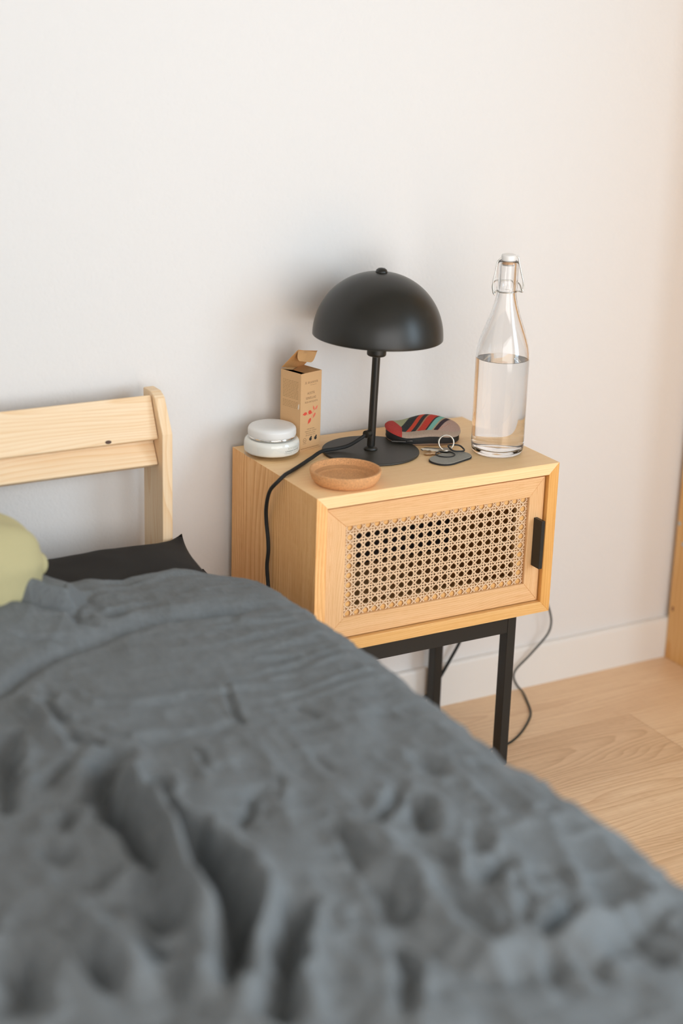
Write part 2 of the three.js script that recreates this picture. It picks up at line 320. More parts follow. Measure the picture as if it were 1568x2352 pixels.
// ---------------------------------------------------------------- swing-top bottle of water
{
  const t = thing('water_bottle', 'clear glass swing-top bottle about two thirds full of water', 'bottle', [0.3885, T, 0.2005]);
  const outer = [[0, 0.0040], [0.020, 0.0034], [0.031, 0.0020], [0.0350, 0.0004], [0.0375, 0.0006], [0.0408, 0.0030], [0.0428, 0.0080], [0.0436, 0.0150], [0.0437, 0.158], [0.0430, 0.171], [0.0412, 0.182], [0.0382, 0.193], [0.0340, 0.205], [0.0285, 0.2195], [0.0232, 0.2345], [0.0188, 0.2495], [0.0160, 0.2625], [0.0151, 0.2685], [0.0152, 0.2710], [0.0164, 0.2725], [0.0170, 0.2755], [0.0170, 0.2850], [0.0166, 0.3140], [0.0160, 0.3175], [0.0145, 0.3190], [0.0118, 0.3192]];
  const dry = [[0.0112, 0.3182], [0.0110, 0.280], [0.0112, 0.268], [0.0126, 0.2585], [0.0156, 0.2460], [0.0202, 0.2310], [0.0256, 0.2160], [0.0312, 0.2010], [0.0354, 0.1890], [0.0384, 0.1785], [0.0402, 0.1690], [0.0410, 0.1605]];
  const wet = [[0.0410, 0.1605], [0.0411, 0.150], [0.0411, 0.020], [0.0402, 0.0145], [0.0375, 0.0105], [0.030, 0.0090], [0.015, 0.0105], [0, 0.0112]];
  // glass against air, glass against water (only the difference bends light there), water against air
  const clear = ior => new THREE.MeshPhysicalMaterial({ color: 0xffffff, transmission: 1, thickness: 0.003, roughness: 0.0, ior });
  obj('glass', lathe([...outer, ...dry], 96), clear(1.5), t);
  const water = obj('water', lathe(wet, 96), clear(1.128), t);
  obj('water_surface', lathe([[0.04095, 0.1606], [0.0406, 0.1600], [0.0396, 0.1596], [0, 0.1595]], 96), clear(1.33), water);
  const steel = std(rgb(0.62, 0.60, 0.55), 0.25, { metalness: 1 });
  const white = std(rgb(0.82, 0.79, 0.75), 0.3, { clearcoat: 0.5 });
  obj('stopper', lathe([[0, 0.312], [0.0100, 0.312], [0.0104, 0.3190], [0.0118, 0.3196], [0.0121, 0.3210], [0.0120, 0.3268], [0.0112, 0.3288], [0.0090, 0.3297], [0, 0.3299]], 40), white, t);
  obj('rubber_seal', lathe([[0.0100, 0.3140], [0.01085, 0.3140], [0.01095, 0.3190], [0.0100, 0.3190]], 40), std(rgb(0.72, 0.42, 0.22), 0.6), t);
  // the wire bail: a neck ring, two side arms from the stopper's pin, and the closing lever
  const g = new THREE.Group(); g.name = 'wire_bail'; g.rotation.y = -0.38; t.add(g);
  const r = 0.00115;
  obj('neck_wire', [new THREE.TorusGeometry(0.0161, r, 8, 40).rotateX(Math.PI / 2).translate(0, 0.2700, 0), tube([[0.0161, 0.2700, 0], [0.021, 0.2695, 0.001], [0.0250, 0.2690, 0.003], [0.0258, 0.2715, 0.003], [0.0240, 0.2735, 0.003]], r, 20, 8), tube([[-0.0161, 0.2700, 0], [-0.0200, 0.268, 0.001], [-0.0215, 0.2655, 0.003], [-0.0200, 0.2645, 0.003], [-0.0192, 0.2675, 0.003]], r, 20, 8)], steel, g);
  obj('side_wire', tube([[0.0115, 0.3240, 0], [0.0150, 0.3255, 0], [0.0178, 0.3150, 0.001], [0.0222, 0.2980, 0.002], [0.0254, 0.2860, 0.003], [0.0262, 0.2780, 0.003], [0.0250, 0.2705, 0.003]], r, 40, 8), steel, g);
  obj('side_wire', tube([[-0.0115, 0.3232, 0], [-0.0150, 0.3205, 0], [-0.0178, 0.3170, 0.001], [-0.0205, 0.3020, 0.002], [-0.0232, 0.2880, 0.003], [-0.0240, 0.2770, 0.003], [-0.0228, 0.2700, 0.003], [-0.0212, 0.2660, 0.003]], r, 40, 8), steel, g);
  obj('lever', tube([[0.0250, 0.2705, 0.003], [0.0225, 0.2790, 0.010], [0.0160, 0.2830, 0.0165], [0, 0.2835, 0.0205], [-0.0160, 0.2830, 0.0165], [-0.0215, 0.2770, 0.010], [-0.0212, 0.2660, 0.003]].map(p => [p[0], p[1], -p[2]]), r, 60, 8), steel, g);
}

// ---------------------------------------------------------------- cream jar
const JAR = [0.0415, T, 0.0605];
{
  const t = thing('cream_jar', 'round glass jar of white cream with a white lid and a silver ring', 'jar', JAR);
  const glassMat = new THREE.MeshPhysicalMaterial({ color: 0xffffff, transmission: 1, thickness: 0, roughness: 0.02, ior: 1.48 });
  glassMat.color.setRGB(0.985, 0.99, 0.975);
  obj('glass', lathe([[0, 0], [0.0420, 0], [0.0448, 0.0012], [0.0460, 0.004], [0.0462, 0.020], [0.0456, 0.0255], [0.0436, 0.0292], [0.0405, 0.0308], [0.0375, 0.0312]], 96), glassMat, t);
  const cv = document.createElement('canvas'); cv.width = 2048; cv.height = 256;
  const c = cv.getContext('2d'); c.fillStyle = '#efece6'; c.fillRect(0, 0, 2048, 256);
  const at = 0.065 * 2048; c.textAlign = 'center';
  c.fillStyle = '#b9b5a6'; c.font = '50px serif'; c.fillText('HYDRA', at, 116);
  c.fillStyle = '#86867c'; c.font = 'bold 34px sans-serif'; c.fillText('CREMA FACIAL', at, 160);
  c.fillStyle = '#a3a196'; c.font = '24px sans-serif'; c.fillText('hidratante · antioxidante', at, 192);
  const map = new THREE.CanvasTexture(cv); map.colorSpace = THREE.SRGBColorSpace;
  const cream = lathe([[0, 0.0060], [0.0415, 0.0060], [0.0440, 0.0078], [0.0450, 0.0105], [0.0450, 0.0215], [0.0441, 0.0250], [0.0420, 0.0278], [0.0395, 0.0290], [0, 0.0290]], 128);
  { const q = cream.attributes; for (let k = 0; k < q.position.count; k++) q.uv.setY(k, (q.position.getY(k) - 0.006) / 0.023); }
  obj('cream', cream, std(rgb(1, 1, 1), 0.35, { map }), t);
  obj('silver_ring', lathe([[0.0372, 0.0300], [0.0382, 0.0305], [0.0385, 0.0318], [0.0385, 0.0342], [0.036, 0.0345]], 96), std(rgb(0.78, 0.76, 0.72), 0.12, { metalness: 1 }), t).userData.label = 'polished silver ring';
  obj('lid', lathe([[0, 0.0335], [0.0375, 0.0335], [0.0388, 0.0345], [0.0393, 0.037], [0.0392, 0.0435], [0.0383, 0.0462], [0.0362, 0.0483], [0.0325, 0.0497], [0.022, 0.0505], [0, 0.0508]], 96), std(rgb(0.80, 0.78, 0.745), 0.4, { clearcoat: 0.3, clearcoatRoughness: 0.3 }), t).userData.label = 'white lid';
}

// ---------------------------------------------------------------- open kraft carton
{
  const S = 0.0469, Hh = 0.1312, a = 0.0006;
  const t = thing('carton_box', 'tall open kraft cardboard box printed with red rosehips, behind the cream jar', 'box', [0.1032, T, 0.0418], 0.285);
  const kraftTex = tex(256, 256, (u, v) => { const f = 0.5 + 0.5 * fbm(u * 60, v * 60, 91, 3), s = noise(u * 140, v * 40, 95) > 0.72 ? 0.1 : 0; const k = 0.9 + 0.12 * f - s; return [0.84 * k, 0.66 * k, 0.45 * k]; }, { srgb: true });
  const kraft = std(rgb(1, 1, 1), 0.85, { map: kraftTex });
  const inside = std(rgb(1, 0.84, 0.66), 0.9, { map: kraftTex });
  const page = (w, h, draw) => {
    const cv = document.createElement('canvas'); cv.width = w; cv.height = h; const c = cv.getContext('2d');
    c.fillStyle = '#d3a878'; c.fillRect(0, 0, w, h);
    const R = rng(w + h);
    for (let k = 0; k < 2600; k++) { c.fillStyle = `rgba(${R() > 0.5 ? '120,80,40' : '255,225,180'},${0.05 + 0.09 * R()})`; c.fillRect(R() * w, R() * h, 1 + 5 * R(), 1 + R()); }
    draw(c);
    const m = new THREE.CanvasTexture(cv); m.colorSpace = THREE.SRGBColorSpace; m.anisotropy = 8;
    return std(rgb(1, 1, 1), 0.8, { map: m });
  };
  const ink = '#6a5030';
  const front = page(384, 1074, c => {
    c.fillStyle = ink; c.textAlign = 'center';
    c.font = '50px serif'; c.fillText('A', 92, 152); c.font = '38px serif'; c.fillText('RGANOUR', 222, 152, 220);
    c.font = '13px sans-serif'; c.fillText('PURE ORGANIC OIL', 232, 180);
    c.font = '44px sans-serif'; c.fillText('ACEITE', 192, 300); c.fillText('SEMILLAS', 192, 366, 250); c.font = '30px sans-serif'; c.fillText('ROSA MOSQUETA', 200, 416, 300);
    const hip = (x, y, a2, l, w2, col) => { c.save(); c.translate(x, y); c.rotate(a2); c.fillStyle = col; c.beginPath(); c.ellipse(0, 0, l, w2, 0, 0, 7); c.fill(); c.beginPath(); c.moveTo(l * 0.8, -w2 * 0.5); c.lineTo(l * 1.5, 0); c.lineTo(l * 0.8, w2 * 0.5); c.fill(); c.restore(); };
    hip(92, 560, 3.05, 34, 22, '#d9503a'); hip(180, 552, 0.4, 32, 28, '#d84a35'); hip(176, 668, 2.2, 38, 22, '#d84f38'); hip(262, 605, 2.2, 36, 16, '#dd6a50'); hip(250, 505, -1.9, 28, 13, '#dd6a50'); hip(300, 510, -0.9, 30, 13, '#e0775c');
    c.strokeStyle = '#d8694c'; c.lineWidth = 4; c.beginPath(); c.moveTo(120, 575); c.quadraticCurveTo(230, 600, 305, 480); c.moveTo(240, 580); c.lineTo(200, 640); c.stroke();
    c.fillStyle = '#6b5233'; c.font = '21px sans-serif';
    ['100% NATURAL', 'regenerante · antiedad', 'todo tipo de pieles', 'piel sensible, 30 ml'].forEach((s, k) => c.fillText(s, 200, 790 + k * 28, 220));
    c.strokeStyle = '#7d6240'; c.lineWidth = 5; c.beginPath(); c.arc(92, 930, 28, 0, 7); c.stroke(); c.font = '20px sans-serif'; c.fillText('BIO', 92, 938); c.font = '15px sans-serif'; c.fillText('ORGANIC', 92, 980);
    c.fillStyle = '#2f2a22'; for (const x of [202, 296]) { c.beginPath(); c.arc(x, 928, 24, 0, 7); c.fill(); c.beginPath(); c.arc(x + 12, 900, 12, 0, 7); c.fill(); }
    c.fillStyle = '#8a6338'; c.fillRect(20, 1040, 344, 6);
  });
  const side = page(384, 1074, c => {
    c.fillStyle = '#aa8656'; const R = rng(8);
    const line = (y, n) => { let x = 44; for (let k = 0; k < n && x < 330; k++) { const l = 14 + R() * 40; c.globalAlpha = 0.75; c.fillRect(x, y, Math.min(l, 340 - x), 9); x += l + 9; } c.globalAlpha = 1; };
    for (let k = 0; k < 12; k++) line(120 + k * 21, 9);
    for (let k = 0; k < 5; k++) line(400 + k * 20, 9);
    c.fillStyle = '#e2d5c2'; c.beginPath(); c.ellipse(352, 455, 12, 42, 0.15, 0, 7); c.fill();
  });
  obj('carton_body', [box(S / 2 - a, S / 2, 0, Hh, -S / 2, S / 2 - a), box(-S / 2 + a, S / 2 - a, 0, Hh, -S / 2, -S / 2 + a), box(-S / 2 + a, S / 2 - a, 0, a, -S / 2 + a, S / 2 - a)], kraft, t);
  obj('front_panel', new THREE.BoxGeometry(S, Hh, a).translate(0, Hh / 2, S / 2 - a / 2), front, t).userData.label = 'printed front of the box';
  obj('side_panel', new THREE.BoxGeometry(a, Hh, S - a).translate(-S / 2 + a / 2, Hh / 2, -a / 2), side, t).userData.label = 'side of the box with fine print';
  // lid hinged at the back, tipped up and forward; its tongue folded down with round corners
  const lid = obj('lid_flap', new THREE.BoxGeometry(S - 0.001, 0.0455, a).translate(0, 0.02275, 0).rotateX(0.735).rotateZ(-0.17).translate(0, Hh - 0.0015, -S / 2 + 0.0005), inside, t);
  const ty = Hh + 0.0455 * Math.cos(0.735), tz = -S / 2 + 0.0455 * Math.sin(0.735);
  const hw = S / 2 - 0.002, sh = new THREE.Shape(); sh.moveTo(-hw, 0); sh.lineTo(hw, 0); sh.lineTo(hw, -0.010); sh.quadraticCurveTo(hw, -0.019, hw - 0.007, -0.019); sh.lineTo(-hw + 0.012, -0.019); sh.quadraticCurveTo(-hw + 0.002, -0.017, -hw, 0);
  obj('tuck_tongue', new THREE.ExtrudeGeometry(sh, { depth: a, bevelEnabled: false, curveSegments: 8 }).rotateX(0.22).rotateZ(-0.24).translate(0.006, ty - 0.0025, tz), kraft, lid);
  const dust = sx => { const s = new THREE.Shape([[0, S / 2 - 0.004], [0.026, S / 2 - 0.012], [0.026, -S / 2 + 0.004], [0, -S / 2 + 0.0015]].map(p => new THREE.Vector2(...p))); return new THREE.ExtrudeGeometry(s, { depth: a, bevelEnabled: false }).rotateX(-Math.PI / 2).scale(1, 1, -1).rotateZ(-0.22).scale(sx, 1, 1).translate(-sx * (S / 2 - 0.0007), Hh - 0.0008, 0); };
  obj('dust_flap', dust(-1), kraft, t); obj('dust_flap', dust(1), inside, t);
}

// ---------------------------------------------------------------- cork dish
{
  const cork = tex(256, 256, (u, v) => { const a = fbm(u * 40, v * 40, 5, 3), b = noise(u * 110, v * 110, 8) > 0.62 ? -0.16 : 0, k = 0.95 + 0.13 * a + b; return [0.90 * k, 0.68 * k, 0.475 * k]; }, { srgb: true, rep: [3, 3] });
  const t = thing('trinket_dish', 'shallow round tan cork dish at the front of the nightstand top', 'dish', [0.079, T, 0.238]);
  const m = std(rgb(1, 0.95, 0.88), 0.9, { map: cork, bumpMap: cork, bumpScale: 0.0006 });
  const pts = [[0, 0], [0.044, 0], [0.0475, 0.0015], [0.0525, 0.0075], [0.0552, 0.0150], [0.0560, 0.0205], [0.0556, 0.0218], [0.0540, 0.0223], [0.0524, 0.0218], [0.0516, 0.0200], [0.0500, 0.0125], [0.0462, 0.0080], [0.0400, 0.0062], [0, 0.0058]];
  const g = lathe(pts, 96); const p = g.attributes.position, uv = g.attributes.uv;
  for (let k = 0; k < p.count; k++) { const q = Math.hypot(p.getX(k), p.getZ(k)), a = uv.getX(k) * 6.5, side = p.getY(k) > 0.0063 && q > 0.047 || p.getY(k) < 0.0056; uv.setXY(k, side ? a * 0.4 : p.getX(k) * 8, side ? p.getY(k) * 8 : p.getZ(k) * 8); }
  obj('bowl', g, m, t);
}

// ---------------------------------------------------------------- striped coin purse
{
  const ang = -Math.atan2(0.42, 0.906);
  const t = thing('coin_purse', 'small striped woven coin purse with a black zip, beside the bottle', 'purse', [0.3105, T, 0.0915], ang);
  const a = 0.064, b = 0.041, n = 2.5;
  const cv = document.createElement('canvas'); cv.width = cv.height = 512; const c = cv.getContext('2d');
  const PX = (x, z) => [256 + x / 0.07 * 256, 256 + z / 0.07 * 256];
  c.fillStyle = '#b79a86'; c.fillRect(0, 0, 512, 512);
  const bands = [[-0.075, -0.031, '#a9ad86'], [-0.031, -0.016, '#2c302f'], [-0.016, -0.0085, '#d4472c'], [-0.0085, -0.0015, '#2f3030'], [-0.0015, 0.001, '#b07a5c'], [0.001, 0.0125, '#c63a2a'], [0.0125, 0.015, '#2e2b2b'], [0.015, 0.0225, '#78b3a5'], [0.0225, 0.025, '#b59a78'], [0.025, 0.0315, '#33222b'], [0.0315, 0.08, '#b9998a']];
  for (const [s0, s1, col] of bands) {
    c.fillStyle = col; c.beginPath();
    const P = (s, q) => { const bend = 0.004 * Math.sin(q * 40); return PX((s + bend) * 0.82 - q * 0.57, (s + bend) * 0.57 + q * 0.82); };
    for (let k = 0; k <= 20; k++) c.lineTo(...P(s0, mix(-0.12, 0.12, k / 20)));
    for (let k = 20; k >= 0; k--) c.lineTo(...P(s1 + 0.0003, mix(-0.12, 0.12, k / 20)));
    c.fill();
  }
  const R = rng(3);
  c.strokeStyle = '#c4543a'; c.lineWidth = 3; for (let k = 0; k < 8; k++) { const [x, y] = PX(0.045 - k * 0.0035, -0.004 + k * 0.0042); c.beginPath(); c.moveTo(x, y); c.lineTo(x + 7, y - 6); c.stroke(); }
  // pale binding along the front edge, red patch at the left end
  const rim = (f, x) => b * Math.pow(Math.max(0, 1 - Math.abs(x / a) ** n), 1 / n) * f;
  c.fillStyle = '#b39b88'; c.beginPath();
  for (let k = 0; k <= 40; k++) { const x = mix(-0.048, 0.064, k / 40); c.lineTo(...PX(x, rim(1.15, x) + 0.004)); }
  for (let k = 40; k >= 0; k--) { const x = mix(-0.048, 0.064, k / 40); c.lineTo(...PX(x, Math.max(0.0, rim(0.66, x) - 0.001))); }
  c.fill();
  c.fillStyle = '#b83a32'; c.beginPath(); c.moveTo(...PX(-0.08, -0.03)); c.lineTo(...PX(-0.050, -0.026)); c.lineTo(...PX(-0.036, 0.008)); c.lineTo(...PX(-0.040, 0.05)); c.lineTo(...PX(-0.08, 0.05)); c.fill();
  for (let k = 0; k < 9000; k++) { c.fillStyle = R() > 0.5 ? 'rgba(0,0,0,0.12)' : 'rgba(255,240,220,0.10)'; c.fillRect(R() * 512, R() * 512, 3, 1.5); }
  const map = new THREE.CanvasTexture(cv); map.colorSpace = THREE.SRGBColorSpace; map.flipY = false;
  const fabric = std(rgb(1, 1, 1), 0.95, { map, sheen: 0.3, sheenRoughness: 0.8 });
  const lift = (x, z) => 0.013 * smooth(0.035, -0.045, z) * (0.45 + 0.55 * smooth(-0.055, 0.015, x)) + 0.0035 * smooth(-0.03, -0.062, x) + 0.002 * Math.sin(x * 70 + 0.8);
  const grid = (y, f0, f1, N, M = 96) => {   // surface over the outline from scale f0 to f1, height y(f, x, z)
    const pos = [], uv = [], idx = [];
    for (let j = 0; j <= N; j++) for (let k = 0; k <= M; k++) {
      const th = k / M * Math.PI * 2, cs = Math.cos(th), sn = Math.sin(th), f = mix(f0, f1, j / N);
      const ox = a * Math.sign(cs) * Math.abs(cs) ** (2 / n), oz = b * Math.sign(sn) * Math.abs(sn) ** (2 / n), [yy, ff] = y(f, ox, oz, j / N);
      pos.push(ox * ff, yy, oz * ff); uv.push(0.5 + ox * ff / 0.14, 0.5 + oz * ff / 0.14);
      if (j && k) { const q = j * (M + 1) + k; idx.push(q, q - 1, q - M - 2, q, q - M - 2, q - M - 1); }
    }
    const g = new THREE.BufferGeometry(); g.setAttribute('position', new THREE.Float32BufferAttribute(pos, 3)); g.setAttribute('uv', new THREE.Float32BufferAttribute(uv, 2)); g.setIndex(idx); g.computeVertexNormals(); return g;
  };
  obj('upper_side', grid((f, x, z) => { const d = 1 - f ** 2.6; return [0.0155 + 0.0085 * Math.sqrt(Math.max(0, d)) + lift(x * f, z * f), f]; }, 0.001, 1, 26), fabric, t);
  obj('lining', grid((f, x, z, s) => [0.0155 - 0.0005 * s + lift(x, z), 1 - 0.045 * s], 1, 1, 2), fabric, t);
  const black = std(rgb(0.016, 0.015, 0.014), 0.7);
  obj('zip', grid((f, x, z, s) => [mix(0.0153 + lift(x, z), 0.0040 + lift(x, z) * 0.45, s), 0.955 + 0.012 * Math.sin(s * Math.PI)], 1, 1, 6), black, t).userData.label = 'black zip tape';
  obj('lower_side', G(grid((f, x, z, s) => [mix(0.0042 + lift(x, z) * 0.45, 0.0002, s), mix(0.97, 0.84, s * s)], 1, 1, 6), grid((f, x, z) => [0.0002, f * 0.84], 1, 0.001, 8)), std(rgb(0.36, 0.24, 0.17), 0.95), t);
  obj('zip_puller', G(rbox(-0.054, -0.030, 0.0075, 0.0095, 0.037, 0.044, 0.0008).rotateY(-0.06), tube([[-0.030, 0.0085, 0.0395], [-0.026, 0.0095, 0.0405], [-0.022, 0.0095, 0.040]], 0.0014, 12, 8)), std(rgb(0.12, 0.11, 0.10), 0.35, { metalness: 0.8 }), t);
}

// ---------------------------------------------------------------- keys on a ring with a felt tag
{
  const K = [0.2935, T, 0.2055];
  const t = thing('key_ring', 'bunch of keys with a split ring and a grey oval felt tag', 'keys', K);
  const steel = std(rgb(0.66, 0.62, 0.54), 0.28, { metalness: 1 }), brass = std(rgb(0.55, 0.36, 0.20), 0.4, { metalness: 0.9 }), black = std(rgb(0.012, 0.012, 0.012), 0.4);
  // felt tag: long oval with cut corners, grey on top, black core
  const outline = (l, w, r) => { const s = new THREE.Shape(); const q = w / 2; s.moveTo(-l / 2 + q, -q); s.lineTo(l / 2 - q * 0.9, -q); s.quadraticCurveTo(l / 2 - q * 0.25, -q, l / 2, -q * 0.28); s.lineTo(l / 2, q * 0.1); s.quadraticCurveTo(l / 2 - q * 0.1, q * 0.95, l / 2 - q * 0.95, q); s.lineTo(-l / 2 + q, q); s.quadraticCurveTo(-l / 2, q * 0.9, -l / 2, 0); s.quadraticCurveTo(-l / 2, -q * 0.9, -l / 2 + q, -q); return s; };
  const tagGeo = (y0, y1, l, w) => new THREE.ExtrudeGeometry(outline(l, w), { depth: y1 - y0 - 0.0006, bevelEnabled: true, bevelSize: 0.0003, bevelThickness: 0.0003, bevelSegments: 1, curveSegments: 10 }).rotateX(-Math.PI / 2).rotateY(0.33).translate(0, y0 + 0.0003, 0);
  const tg = obj('felt_tag', tagGeo(0.0002, 0.0030, 0.081, 0.046), std(rgb(0.018, 0.017, 0.016), 0.8), t);
  const feltTex = tex(128, 128, (u, v) => { const k = 0.8 + 0.2 * fbm(u * 50, v * 50, 4, 2); return [k, k, k]; }, { rep: [30, 30] });
  obj('felt_face', tagGeo(0.0030, 0.0040, 0.0797, 0.0447), std(rgb(0.42, 0.39, 0.33), 0.95, { map: feltTex }), tg);
  const torus = (R, r, p, rx, ry, rz, seg = 48) => new THREE.TorusGeometry(R, r, 10, seg).rotateX(rx).rotateZ(rz).rotateY(ry).translate(...p);
  // split ring standing against the clip, leaning back
  const ry = -0.52;
  obj('split_ring', [torus(0.0123, 0.0010, [0.0100, 0.0190, -0.0300], -0.25, ry, 0), torus(0.0123, 0.0010, [0.0103, 0.0190, -0.0292], -0.22, ry + 0.05, 0.2)], steel, t);
  obj('cord_loop', torus(0.0155, 0.0009, [-0.0010, 0.0052, -0.0135], Math.PI / 2, 0, 0), black, t);
  // black clip: a long rounded loop lying over the tag's rear edge
  const lp = []; for (let k = 0; k < 40; k++) { const a = k / 40 * Math.PI * 2, c = Math.cos(a), s = Math.sin(a); lp.push([0.0128 * Math.sign(c) * Math.abs(c) ** 0.6, 0.0002 * c, 0.0105 * Math.sign(s) * Math.abs(s) ** 0.6]); }
  const loop = new THREE.TubeGeometry(new THREE.CatmullRomCurve3(lp.map(p => V3(...p)), true), 80, 0.0014, 8, true).rotateX(0.25).rotateZ(-0.12).rotateY(0.0).translate(0.0235, 0.0110, -0.0190);
  obj('clip', loop, black, t);
  const keyGeo = (l) => { const s = new THREE.Shape(); s.absarc(0, 0, 0.0105, 0.35, Math.PI * 2 - 0.35, false); s.lineTo(l, -0.0036); s.lineTo(l + 0.003, -0.001); s.lineTo(l, 0.0036); s.lineTo(l - 0.004, 0.0024); s.lineTo(l - 0.007, 0.0038); s.lineTo(l - 0.011, 0.0020); s.lineTo(l - 0.014, 0.0037); const h = new THREE.Path(); h.absarc(-0.005, 0, 0.0026, 0, Math.PI * 2, true); s.holes.push(h); return new THREE.ExtrudeGeometry(s, { depth: 0.0016, bevelEnabled: true, bevelSize: 0.0003, bevelThickness: 0.0003, bevelSegments: 1, curveSegments: 16 }).rotateX(-Math.PI / 2); };
  obj('key', keyGeo(0.034).rotateY(2.62).rotateX(0.12).translate(0.006, 0.0035, -0.0305), steel, t);
  obj('key', keyGeo(0.036).rotateY(2.95).rotateX(0.05).translate(0.010, 0.0012, -0.0270), brass, t).userData.label = 'brass key';
  obj('key', keyGeo(0.033).rotateY(2.3).rotateX(-0.1).translate(0.009, 0.0064, -0.0300), steel, t);
}

// ---------------------------------------------------------------- cables below the nightstand
tag(obj('power_cable', tube([[0.30, 0.45, -0.008], [0.44, 0.34, -0.0075], [0.486, 0.22, -0.001], [0.484, 0.165, 0.003], [0.4703, 0.1289, 0.0035], [0.4523, 0.0991, 0.0037], [0.4343, 0.0702, 0.0036], [0.4253, 0.0571, 0.0033], [0.411, 0.0400, 0.0033], [0.3953, 0.0231, 0.0035], [0.3829, 0.0093, 0.005], [0.370, 0.0034, 0.010], [0.33, 0.0032, 0.03], [0.2, 0.0032, 0.06], [-0.1, 0.0032, 0.10], [-0.4, 0.0032, 0.12]], 0.0031, 220, 10), cordMat), 'thick black cable slanting down behind the rear leg of the nightstand', 'cable');
tag(obj('power_cable', tube([[0.35, 0.47, -0.009], [0.50, 0.42, -0.009], [0.60, 0.29, 0.001], [0.651, 0.195, 0.0085], [0.6649, 0.1625, 0.012], [0.6719, 0.1345, 0.012], [0.6670, 0.1145, 0.012], [0.629, 0.0762, 0.011], [0.5975, 0.0478, 0.009], [0.5951, 0.0349, 0.008], [0.6065, 0.0123, 0.0085], [0.6125, 0.0035, 0.0160], [0.5991, 0.0023, 0.0494], [0.5758, 0.0023, 0.0956], [0.556, 0.0023, 0.1188], [0.5006, 0.0023, 0.1647], [0.4632, 0.0023, 0.184], [0.4235, 0.0023, 0.1900], [0.3996, 0.0023, 0.2068], [0.36, 0.0023, 0.24], [0.2, 0.0023, 0.26], [-0.1, 0.0023, 0.25]], 0.0020, 300, 10), std(rgb(0.014, 0.019, 0.015), 0.55)), 'thin black cable curling over the floor past the front leg of the nightstand', 'cable');

// ---------------------------------------------------------------- bed: frame, mattress, pillows, duvet
const PX0 = -0.1641, PX1 = -0.1471, BEDL = -1.45;
{
  const t = thing('bed_frame', 'pale pine bed frame with a slatted headboard against the white wall', 'bed');
  const prof = [[0.0153, 0], [0.09, 0], [0.09, 0.629], [0.0615, 0.6800], [0.0575, 0.6835], [0.0445, 0.6885], [0.0185, 0.6885], [0.0153, 0.6865]];
  const post = () => { const s = new THREE.Shape(prof.map(p => new THREE.Vector2(...p))); const e = 0.0012; return new THREE.ExtrudeGeometry(s, { depth: PX1 - PX0 - 2 * e, bevelEnabled: true, bevelThickness: e, bevelSize: e, bevelOffset: -e, bevelSegments: 2 }).rotateY(-Math.PI / 2).translate(PX1 - e, 0, 0); };
  obj('post', grain(post(), 1, 0.3, 0.02), pine, t);
  obj('post', grain(post().translate(BEDL - PX0, 0, 0), 1, 0.6, 0.08), pine, t);
  // two overlapping boards leaning back like the posts' front edge; each is a slab given by its front face (top, foot) in y, z
  const board = (yt, zt, yb, zb, th) => {
    const len = Math.hypot(yt - yb, zt - zb), a = Math.atan2(zb - zt, yt - yb);
    return new RoundedBoxGeometry(PX0 - 0.0008 - (BEDL + 0.018), len, th, 3, 0.0022).translate((PX0 - 0.0008 + BEDL + 0.018) / 2, -len / 2, -th / 2);
  };
  const place = (m, yt, zt, yb, zb) => { m.position.set(0, yt, zt); m.rotation.x = -Math.atan2(zb - zt, yt - yb); return m; };
  const up = place(obj('headboard_rail', grain(board(0.6835, 0.0480, 0.6200, 0.0765, 0.017), 0, 0.1, 0.03), pine, t), 0.6835, 0.0480, 0.6200, 0.0765);
  place(obj('headboard_rail', grain(board(0.6300, 0.0470, 0.5780, 0.0755, 0.017), 0, 0.55, 0.13), pine, t), 0.6300, 0.0470, 0.5780, 0.0755);
  obj('knot', new THREE.SphereGeometry(1, 16, 10).scale(0.0052, 0.0028, 0.0012).translate(-0.2475, -0.0655, 0.0), std(rgb(0.09, 0.045, 0.03), 0.7), up).userData.label = 'dark knot in the board';
  obj('side_rail', grain(rbox(PX0 + 0.0, PX1, 0.12, 0.236, 0.0905, 2.03, 0.003), 2, 0.2), pine, t);
  obj('side_rail', grain(rbox(BEDL, BEDL + 0.017, 0.12, 0.236, 0.0905, 2.03, 0.003), 2, 0.6), pine, t);
  obj('foot_rail', grain(rbox(BEDL, PX1, 0.12, 0.236, 2.0305, 2.048, 0.003), 0, 0.6), pine, t);
  for (const x of [PX0 - 0.03, BEDL + 0.018]) obj('leg', grain(rbox(x, x + 0.029, 0, 0.236, 1.985, 2.03, 0.003), 1), pine, t);
  for (let k = 0; k < 12; k++) obj('slat', grain(rbox(BEDL + 0.018, PX0 - 0.001, 0.218, 0.234, 0.14 + k * 0.155, 0.21 + k * 0.155, 0.002), 0, k * 0.1), pine, t);
}
const sheetMat = std(rgb(0.021, 0.019, 0.0175), 0.9, { sheen: 0.3, sheenColor: rgb(0.2, 0.19, 0.18), sheenRoughness: 0.8 });
tag(obj('mattress', new RoundedBoxGeometry(1.318, 0.136, 1.90, 5, 0.04).translate(-0.775, 0.305, 1.065), sheetMat), 'mattress in a black fitted sheet under the grey duvet', 'mattress');

